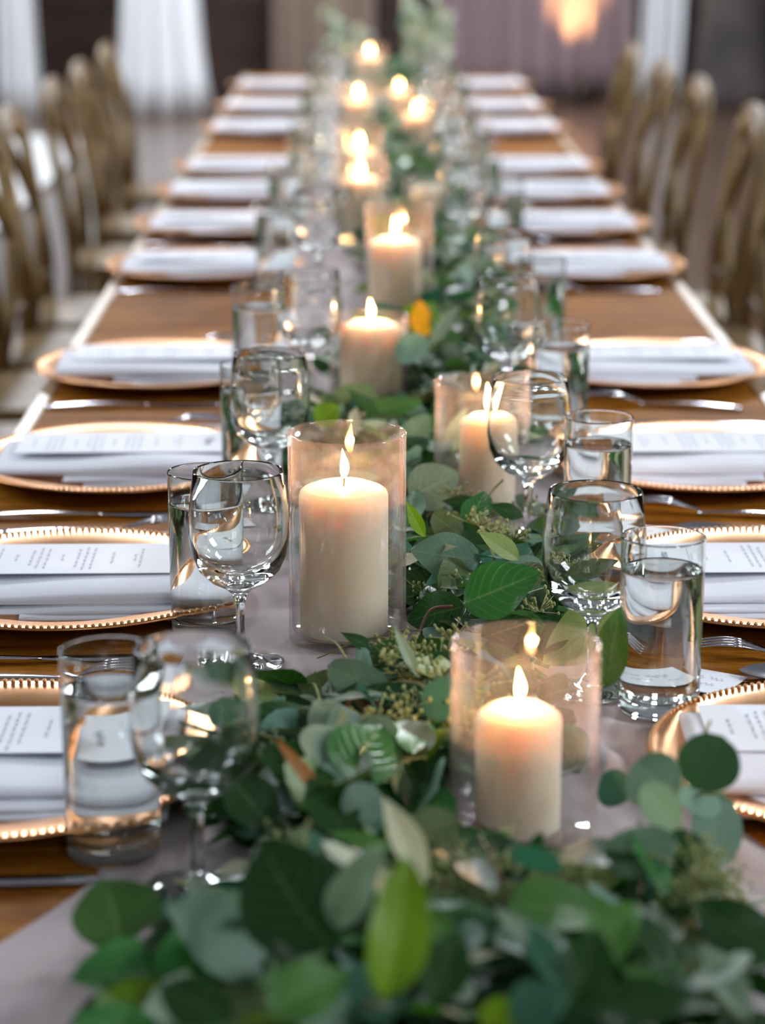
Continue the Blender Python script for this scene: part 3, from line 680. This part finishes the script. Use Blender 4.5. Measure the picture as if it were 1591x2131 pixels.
HEROES = [
('broad','mid',(-0.192,1.286,0.795),(-0.205,1.316,0.826),0.054,0,0.15),
('broad','deep',(-0.121,1.267,0.820),(-0.185,1.257,0.806),0.026,25,0.30),
('broad','deep',(-0.069,1.194,0.835),(-0.109,1.244,0.879),0.060,-5,0.15),
('broad','pale',(-0.066,1.186,0.850),(-0.043,1.216,0.887),0.028,-25,0.20),
('broad','lime',(-0.041,1.082,0.860),(-0.029,1.132,0.916),0.032,10,0.25),
('slender','cream',(-0.017,1.257,0.845),(-0.040,1.287,0.887),0.019,15,0.30),
('round','olive',(-0.025,1.350,0.830),(0.006,1.370,0.840),0.026,0,0.20),
('round','grey',(-0.032,1.694,0.810),(-0.079,1.704,0.828),0.026,-10,0.10),
('round','teal',(-0.131,1.739,0.795),(-0.092,1.739,0.801),0.024,0,0.10),
('broad','palegrey',(-0.070,1.558,0.820),(-0.084,1.578,0.846),0.030,10,0.10),
('round','grey',(-0.063,1.558,0.820),(-0.028,1.558,0.830),0.023,5,0.20),
('broad','grey',(-0.105,1.517,0.830),(-0.056,1.507,0.812),0.033,-10,0.30),
('round','grey',(-0.063,1.397,0.830),(-0.042,1.417,0.841),0.027,10,0.30),
('slender','cream',(-0.031,1.702,0.815),(0.008,1.692,0.808),0.009,0,0.10),
('slender','palegrey',(-0.011,1.696,0.820),(-0.029,1.716,0.855),0.009,10,0.10),
('slender','deep',(-0.039,1.787,0.810),(-0.070,1.787,0.828),0.011,10,0.20),
('slender','deep',(0.038,1.772,0.810),(-0.019,1.772,0.826),0.013,0,0.10),
('slender','mid',(0.010,1.769,0.810),(-0.014,1.769,0.793),0.010,0,0.20),
('slender','rust',(-0.077,1.416,0.835),(-0.107,1.436,0.868),0.010,20,0.20),
('round','rust',(-0.066,1.670,0.800),(-0.040,1.670,0.813),0.018,0,0.10),
('broad','deep',(-0.152,1.448,0.810),(-0.141,1.478,0.858),0.040,-15,0.30),
('broad','deep',(-0.110,1.406,0.820),(-0.138,1.426,0.851),0.036,15,0.30),
('round','teal',(-0.158,1.601,0.810),(-0.130,1.611,0.824),0.029,0,0.20),
('broad','deep',(0.047,1.340,0.815),(0.002,1.340,0.846),0.029,10,0.30),
('slender','deep',(0.050,1.344,0.820),(0.014,1.344,0.840),0.014,10,0.30),
('slender','deep',(0.048,1.342,0.830),(0.055,1.342,0.842),0.007,0,0.30),
('broad','deep',(0.089,1.345,0.815),(0.041,1.345,0.831),0.020,10,0.30),
('round','grey',(0.143,1.428,0.830),(0.121,1.438,0.852),0.036,0,0.10),
('round','deepgrey',(0.155,1.431,0.835),(0.174,1.441,0.867),0.038,-8,0.10),
('round','pale',(0.136,1.351,0.840),(0.115,1.351,0.868),0.023,10,0.10),
('round','tealpale',(0.172,1.470,0.820),(0.176,1.450,0.764),0.030,0,0.10),
('round','grey',(0.131,1.323,0.845),(0.087,1.318,0.834),0.028,0,0.20),
('round','teal',(0.125,1.497,0.810),(0.102,1.507,0.803),0.024,0,0.10),
('round','mid',(0.147,1.341,0.830),(0.118,1.336,0.801),0.026,0,0.20),
('round','tealpale',(0.151,1.462,0.820),(0.179,1.462,0.807),0.019,0,0.10),
('broad','deep',(0.179,1.237,0.810),(0.134,1.257,0.836),0.035,0,0.10),
('slender','palegrey',(0.151,1.161,0.810),(0.128,1.191,0.840),0.018,0,0.10),
('slender','teal',(0.048,1.118,0.850),(0.032,1.148,0.872),0.015,0,0.20),
('slender','palegrey',(0.040,1.170,0.850),(0.016,1.180,0.866),0.009,0,0.20),
('broad','mid',(0.068,1.168,0.840),(0.094,1.188,0.864),0.028,10,0.20),
('broad','deep',(0.053,1.117,0.840),(0.067,1.137,0.873),0.032,0,0.30),
('broad','teal',(0.020,1.081,0.850),(0.048,1.081,0.865),0.028,0,0.20),
('broad','mid',(-0.099,1.107,0.840),(-0.058,1.137,0.849),0.032,0,0.20),
('broad','deep',(-0.120,1.143,0.820),(-0.159,1.163,0.832),0.030,10,0.20),
('broad','lime',(0.006,1.095,0.840),(0.028,1.095,0.853),0.019,0,0.20),
('broad','deep',(-0.017,1.097,0.850),(-0.003,1.117,0.882),0.026,0,0.30),
('broad','mid',(-0.001,1.156,0.840),(-0.015,1.176,0.869),0.015,0,0.30),
('broad','grey',(0.050,2.038,0.815),(-0.012,2.038,0.826),0.047,12,0.20),
('broad','bright',(0.026,1.839,0.835),(0.086,1.829,0.865),0.049,-10,0.25),
('broad','deep',(0.031,1.913,0.810),(-0.017,1.913,0.798),0.037,-5,0.20),
('broad','paleyellow',(0.155,1.889,0.820),(0.094,1.879,0.770),0.049,0,0.10),
('broad','mid',(0.130,1.719,0.805),(0.140,1.729,0.865),0.027,0,0.20),
('slender','paleyellow',(0.083,2.020,0.820),(0.048,2.020,0.845),0.018,0,0.15),
('broad','palegrey',(-0.008,2.282,0.810),(0.041,2.292,0.832),0.049,10,0.25),
('slender','lime',(0.002,2.059,0.830),(-0.014,2.059,0.862),0.012,0,0.20),
('round','olive',(0.038,2.143,0.810),(0.011,2.143,0.830),0.025,0,0.20),
('broad','deep',(0.099,1.952,0.820),(0.105,1.952,0.786),0.024,0,0.20),
('broad','grey',(0.094,1.945,0.820),(0.101,1.945,0.784),0.020,20,0.20),
('slender','deep',(0.063,2.214,0.820),(0.022,2.214,0.824),0.015,0,0.20),
('slender','deep',(0.096,2.169,0.820),(0.065,2.169,0.832),0.015,0,0.20),
('slender','mid',(0.105,2.163,0.810),(0.136,2.163,0.824),0.013,0,0.20),
('broad','deep',(0.041,1.839,0.805),(0.083,1.839,0.821),0.027,0,0.20),
('broad','olive',(0.112,1.917,0.820),(0.159,1.917,0.843),0.024,0,0.20),
('broad','mid',(0.093,1.862,0.810),(0.050,1.862,0.806),0.031,0,0.20),
('broad','grey',(-0.010,2.502,0.810),(0.016,2.512,0.844),0.031,0,0.20),
('broad','mid',(-0.051,2.671,0.810),(0.015,2.681,0.822),0.027,0,0.20),
('round','tealpale',(-0.014,2.898,0.830),(0.027,2.898,0.850),0.034,0,0.10),
('broad','amber',(0.026,3.044,0.830),(0.018,3.044,0.878),0.029,0,0.15),
('broad','mid',(0.039,3.044,0.830),(0.035,3.044,0.873),0.015,0,0.15),
('broad','lime',(-0.105,2.576,0.820),(-0.079,2.586,0.837),0.031,0,0.20),
('slender','palegrey',(0.029,2.923,0.840),(0.065,2.933,0.889),0.017,0,0.20),
('round','mid',(0.079,2.903,0.820),(0.032,2.903,0.802),0.035,0,0.20),
('slender','palegrey',(0.035,2.480,0.820),(0.055,2.480,0.856),0.015,0,0.20),
]
CAMP = Vector((-.05, 0, 1.385))
for q, (k, mn, b, t, wd, roll, curl) in enumerate(HEROES):
    mid = (Vector(b)+Vector(t))/2; nrm = (CAMP-mid).normalized() + Vector((0, 0, .35))
    par = spray if 27 <= q <= 34 else front if q in (0, 1) else garland
    if t[2] < TZ+.012: t = (t[0], t[1], TZ+.012)
    put_leaf(k, mn, leaf_matrix(b, t, wd*1.04, nrm, roll), q % 4, par, True)
def clear_of(x, y, z, m=.0):
    for ax, ay, ar, ah in AVOID:
        if (x-ax)**2+(y-ay)**2 < (ar+m)**2 and z < TZ+ah+.02: return False
    return True
def gx(y): return float(np.interp(y, [1.1,1.35,1.55,1.75,1.95,2.2,2.5,2.8,3.1,3.4,4,5,6,7,8.3], [.0,.01,-.015,-.025,.035,.035,-.012,-.005,.03,.065,.045,.03,.01,.02,.03]))
def gw(y): return float(np.interp(y, [1.1,1.35,1.55,1.75,1.9,2.0,2.2,2.55,3.2,4,8.3], [.18,.155,.130,.11,.075,.075,.10,.118,.085,.075,.085]))
def gh(y): return float(np.interp(y, [1.1,1.3,1.5,1.7,1.80,1.93,2.02,2.3,3,8.3], [.07,.075,.07,.055,.026,.020,.045,.045,.05,.05]))
PAL = {'broad': (['deep']*5+['mid']*3+['bright']*2+['grey']*1+['pale','lime','olive','paleyellow']),
       'round': (['grey']*4+['teal']*3+['tealpale']*2+['palegrey','olive','mid','deep','deepgrey']),
       'slender': (['deep']*5+['mid']*3+['teal']*2+['palegrey','cream','olive','olive'])}
LOW = [(-.03,.135,1.40,1.49,.014), (.0,.12,1.34,1.40,.052), (-.135,.0,1.80,1.935,.012), (.02,.125,2.22,2.38,.026), (.108,.30,1.42,1.80,.0), (-.10,.02,2.70,2.90,.035)]
def low_zone(x, y, z):
    return any(a < x < b and c_ < y < d and z > TZ+h_ for a, b, c_, d, h_ in LOW)
def sample(y, k, low=False):
    for _ in range(40):
        s = RN.uniform(-1, 1); x = gx(y)+s*gw(y); hmax = gh(y)*math.sqrt(max(.05, 1-s*s*.8))
        z = TZ+.010+ (RN.uniform(0, .45) if low else RN.uniform(.25, 1.0))*hmax
        th = RN.uniform(0, 2*PI); el = RN.uniform(-.15, .55)
        d = Vector((math.cos(th)*math.cos(el), math.sin(th)*math.cos(el), math.sin(el)))
        L = {'broad': RN.uniform(.048, .080), 'round': RN.uniform(.030, .046), 'slender': RN.uniform(.04, .07)}[k]
        t = Vector((x, y, z))+d*L
        if t.z < TZ+.012: t.z = TZ+.012
        c = (Vector((x, y, z))+t)/2
        if t.z > TZ+hmax+.035: continue
        if low_zone(x, y, z) or low_zone(t.x, t.y, t.z) or low_zone(c.x, c.y, max(z, t.z)): continue
        if clear_of(x, y, z, .004) and clear_of(t.x, t.y, t.z, .006) and clear_of(c.x, c.y, c.z, L*.28): break
    else: return None
    wd = L*{'broad': RN.uniform(.55, .72), 'round': RN.uniform(.85, 1.0), 'slender': RN.uniform(.2, .3)}[k]
    nrm = Vector((RN.normal(0, .45), RN.normal(-.35, .45), 1)).normalized()
    return leaf_matrix((x, y, z), t, wd, nrm, RN.uniform(-20, 20))
# individually built leaves near the camera
for k, n in (('broad', 190), ('round', 150), ('slender', 170)):
    for q in range(n):
        y = 1.14 + 1.9*RN.random()**1.35; mt = sample(y, k)
        if mt is not None: put_leaf(k, random.choice(PAL[k]), mt, int(RN.integers(4)))
# the far and under foliage joined, one mesh per look
def stuff_mesh(name, entries):
    groups = {}
    for k, mn, mt, s in entries: groups.setdefault(mn, []).append((k, mt, s))
    V, F, U, MI = [], [], [], []; mats = list(groups); off = 0
    for mi, mn in enumerate(mats):
        for k, mt, s in groups[mn]:
            v, f, u = lo_[(k, s)]; A = np.array(mt); w_ = v@A[:3,:3].T+A[:3,3]
            V.append(w_); U.append(u); F += [tuple(i+off for i in ff) for ff in f]; MI += [mi]*len(f); off += len(v)
    me = mkmesh(name, np.vstack(V), F, None, uvs=np.vstack(U))
    for mn in mats: me.materials.append(LM[mn])
    me.polygons.foreach_set('material_index', MI); me.update()
    o = bpy.data.objects.new(name, me); COL.objects.link(o); o.parent = garland; o.matrix_parent_inverse = GP[garland]; o['kind'] = 'stuff'; return o
ent = []
for q in range(1500):
    k = ['broad','slender','slender','round'][q % 4]; y = 1.12+1.95*RN.random()**1.2; mt = sample(y, k, True)
    if mt is not None: ent.append((k, random.choice(['deep']*5+['mid','olive','deepgrey','teal']), mt, q % 4))
stuff_mesh('undergrowth', ent)
ent = []
for q in range(2400):
    k = ['broad','slender','round'][q % 3]; y = 2.9+5.35*RN.random(); mt = sample(y, k)
    if mt is not None: ent.append((k, random.choice(PAL[k]+['olive','lime','mid','pale']), mt, q % 4))
stuff_mesh('distant_leaves', ent)
# seed clusters of the seeded eucalyptus
def seed_cluster(seed):
    rr = random.Random(seed); bm = bmesh.new(); bmesh.ops.create_icosphere(bm, subdivisions=1, radius=1); T = np.array([v.co[:] for v in bm.verts]); FF = [[v.index for v in f.verts] for f in bm.faces]; bm.free()
    V, F = [], []
    for k in range(20):
        c = np.array((rr.gauss(0, .010), rr.gauss(0, .010), abs(rr.gauss(0, .005)))); r_ = rr.uniform(.0010, .0018); b = len(V)
        V += [tuple(p) for p in T*(r_, r_, r_*1.5)+c]; F += [[i+b for i in f] for f in FF]
        tube_data([Vector((0,0,-.004)), Vector(c)], .0004, 4, V=V, F=F)
    return mkmesh('seed_cluster', V, F, M['seed'])
sc = [seed_cluster(k) for k in range(4)]
spots = []
for q in range(110):
    if q < 40: x, y, zz = RN.uniform(-.03,.035), RN.uniform(1.60,1.80), .052
    elif q < 66: x, y, zz = RN.uniform(-.02,.16), RN.uniform(1.27,1.36), .060
    elif q < 78: x, y, zz = RN.uniform(.02,.12), RN.uniform(1.9,2.3), .055
    else: y = RN.uniform(1.2,3.0); x = gx(y)+RN.uniform(-.8,.8)*gw(y); zz = gh(y)*.8
    if clear_of(x, y, TZ+zz, .012): spots.append((x, y, TZ+zz+RN.uniform(-.012,.012)))
for q, p in enumerate(spots):
    o = bpy.data.objects.new('seed_cluster', sc[q % 4]); COL.objects.link(o); o.parent = garland; o.matrix_parent_inverse = GP[garland]
    o.matrix_basis = Matrix.Translation(p) @ Matrix.Rotation(RN.uniform(0,6), 4, 'Z') @ Matrix.Rotation(RN.uniform(-.6,.6), 4, 'X')
# stems
def stem(pts, rad, mat, parent=garland, nm='stem'):
    me = tube(nm, smoothpath(pts, 6), rad, mat, 7, taper=lambda t: 1-.5*t); o = bpy.data.objects.new(nm, me); COL.objects.link(o); o.parent = parent; o.matrix_parent_inverse = GP[parent]; return o
stem([(.052,2.075,TZ+.075),(.060,2.05,TZ+.062),(.066,2.0,TZ+.045),(.072,1.94,TZ+.035)], .0016, M['stem'])
stem([(.058,2.22,TZ+.072),(.056,2.20,TZ+.055),(.060,2.17,TZ+.035)], .0014, M['stem'])
stem([(.080,2.23,TZ+.080),(.068,2.22,TZ+.070),(.058,2.20,TZ+.058)], .0012, M['stem'])
stem([(.020,1.88,TZ+.060),(.002,1.87,TZ+.060),(-.008,1.84,TZ+.050),(-.014,1.80,TZ+.046)], .0014, M['redstem'])
stem([(-.005,1.30,TZ+.060),(-.07,1.32,TZ+.052),(-.13,1.36,TZ+.036),(-.17,1.41,TZ+.022)], .0026, M['stem'], front)
stem([(-.17,1.37,TZ+.022),(-.18,1.35,TZ+.02),(-.19,1.33,TZ+.02)], .0016, M['stem'], front)
stem([(.10,1.40,TZ+.035),(.14,1.45,TZ+.050),(.165,1.50,TZ+.066),(.180,1.53,TZ+.085)], .0020, M['stem'], spray)
stem([(.150,1.47,TZ+.055),(.175,1.46,TZ+.060),(.19,1.45,TZ+.055)], .0014, M['stem'], spray)
for q in range(60):
    y = 1.2+1.8*RN.random(); x = gx(y)+RN.uniform(-.8,.8)*gw(y); a = RN.uniform(-.7,.7)+(PI/2)*RN.integers(1,3); z = TZ+RN.uniform(.015,.8*gh(y)+.01); L = RN.uniform(.04,.10)
    e = (x+math.cos(a)*L, y+math.sin(a)*L, z+RN.uniform(-.005,.02)); m_ = ((x+e[0])/2, (y+e[1])/2, z+.012)
    if all(clear_of(p[0], p[1], p[2], .01) for p in ((x,y,z), e, m_)): stem([(x,y,z), m_, e], .0012, M['stem'] if q % 3 else M['redstem'])
# tall pale spray at the far end
far = tag(empty('eucalyptus_spray', (.14, 7.75, TZ+.004)), 'tall pale silver eucalyptus spray at the far end of the table', 'greenery'); GP[far] = Matrix.Translation(far.location).inverted()
for q in range(9):
    bx, by = .12+RN.uniform(-.04,.05), 7.75+RN.uniform(-.12,.12); tx, tz = bx+RN.uniform(-.10,.12), TZ+RN.uniform(.17,.30)
    stem([(bx,by,TZ+.02),((bx+tx)/2,by,TZ+.14),(tx,by,tz)], .0022, M['stem'], far)
    for k in range(9):
        t = .25+.75*k/8; p = Vector((bx+(tx-bx)*t, by, TZ+.02+(tz-TZ-.02)*t)); a = RN.uniform(0, 6.28); d = Vector((math.cos(a), math.sin(a)*.6, .3)).normalized()*.045
        put_leaf('round', ['silver','palegrey','silver','cream'][int(RN.integers(4))], leaf_matrix(p, p+d, .042, (RN.normal(0,.4), -1, .6), 0), k % 4, far)

far2 = tag(empty('eucalyptus_spray', (-.10, 7.9, TZ+.004)), 'smaller pale silver spray at the far end, left of the farthest candle', 'greenery'); GP[far2] = Matrix.Translation(far2.location).inverted()
for q in range(6):
    bx, by = -.10+RN.uniform(-.02,.02), 7.9+RN.uniform(-.06,.06); tx, tz = bx+RN.uniform(-.07,.06), TZ+RN.uniform(.15,.25)
    stem([(bx,by,TZ+.02),((bx+tx)/2,by,TZ+.12),(tx,by,tz)], .0020, M['stem'], far2)
    for k in range(7):
        t = .3+.7*k/6; p = Vector((bx+(tx-bx)*t, by, TZ+.02+(tz-TZ-.02)*t)); a = RN.uniform(0, 6.28); d = Vector((math.cos(a), math.sin(a)*.6, .3)).normalized()*.040
        put_leaf('round', ['silver','palegrey','cream'][int(RN.integers(3))], leaf_matrix(p, p+d, .036, (RN.normal(0,.4), -1, .6), 0), k % 4, far2)

# ================================================================== CHAIRS
def ribbon(path, w, th):        # broad flat bent strip
    return path
def make_chair():
    t = empty('crossback_chair'); m = M['chair']
    seat = bmesh.new(); me = boxmesh('seat', -.20, .22, -.21, .21, .435, .465, m, .012, 3); seat.free()
    for v in me.vertices:
        v.co.y *= (.86+.14*(v.co.x+.2)/.42)
    obj('seat', me, t)
    for s in (-1, 1):
        obj('leg', tube('leg', smoothpath([(.19, s*.185, .44), (.195, s*.188, .2), (.205, s*.195, 0)], 5), .017, m, 8, taper=lambda t: 1-.25*t), t)
    hoop = [(-.25,-.19,0), (-.205,-.18,.22), (-.185,-.175,.45), (-.20,-.19,.62), (-.225,-.20,.78), (-.24,-.17,.865), (-.245,-.09,.898), (-.246,0,.905), (-.245,.09,.898), (-.24,.17,.865), (-.225,.20,.78), (-.20,.19,.62), (-.185,.175,.45), (-.205,.18,.22), (-.25,.19,0)]
    obj('back_hoop', tube('back_hoop', smoothpath(hoop, 5), .0145, m, 8, up=Vector((1,0,0))), t)
    for s in (-1, 1):
        X = [(-.188, s*.165, .455), (-.178, s*.10, .57), (-.186, 0, .685), (-.215, -s*.10, .80), (-.238, -s*.155, .868)]
        obj('cross_slat', tube('cross_slat', smoothpath(X, 5), .014, m, 8, flat=.35, up=Vector((1,0,0)) if False else Vector((0,s,.6))), t)
    obj('lower_rail', tube('lower_rail', smoothpath([(-.186,-.172,.50),(-.176,0,.545),(-.186,.172,.50)], 6), .009, m, 8), t)
    obj('crest_rail', tube('crest_rail', smoothpath([(-.236,-.165,.845),(-.242,0,.885),(-.236,.165,.845)], 6), .017, m, 8, flat=1.3), t)
    for s in (-1, 1): obj('stretcher', tube('stretcher', smoothpath([(.198, s*.19, .17), (-.215, s*.183, .15)], 4), .009, m, 6), t)
    obj('stretcher', tube('stretcher', smoothpath([(.2,-.19,.26),(.2,.19,.26)], 4), .009, m, 6), t)
    return t
chair0 = make_chair(); kids = list(chair0.children); used = False
def place_chair(x, y, rz, lab):
    global used
    if not used: r = chair0; used = True
    else:
        r = chair0.copy(); COL.objects.link(r)
        for k in kids: c = k.copy(); COL.objects.link(c); c.parent = r
    r.location = (x, y, .0); r.rotation_euler = (0, 0, rz); tag(r, lab, 'chair', 'crossback chairs along the table')
CY = [4.02, 4.50, 4.95, 5.40, 6.22, 6.85, 7.62]
for i, y in enumerate(CY):
    place_chair(-.575+RN.uniform(-.008,.008)-.006*i, y, RN.uniform(-.03,.03), 'wooden cross-back chair on the left of the table, %s from the camera' % ['nearest','second','third','fourth','fifth','sixth','farthest'][i])
for i, y in enumerate(CY):
    xx = [.60,.595,.585,.575,.56,.545,.535][i]
    place_chair(xx, y+.03, PI+RN.uniform(-.03,.03), 'wooden cross-back chair on the right of the table, %s from the camera' % ['nearest','second','third','fourth','fifth','sixth','farthest'][i])
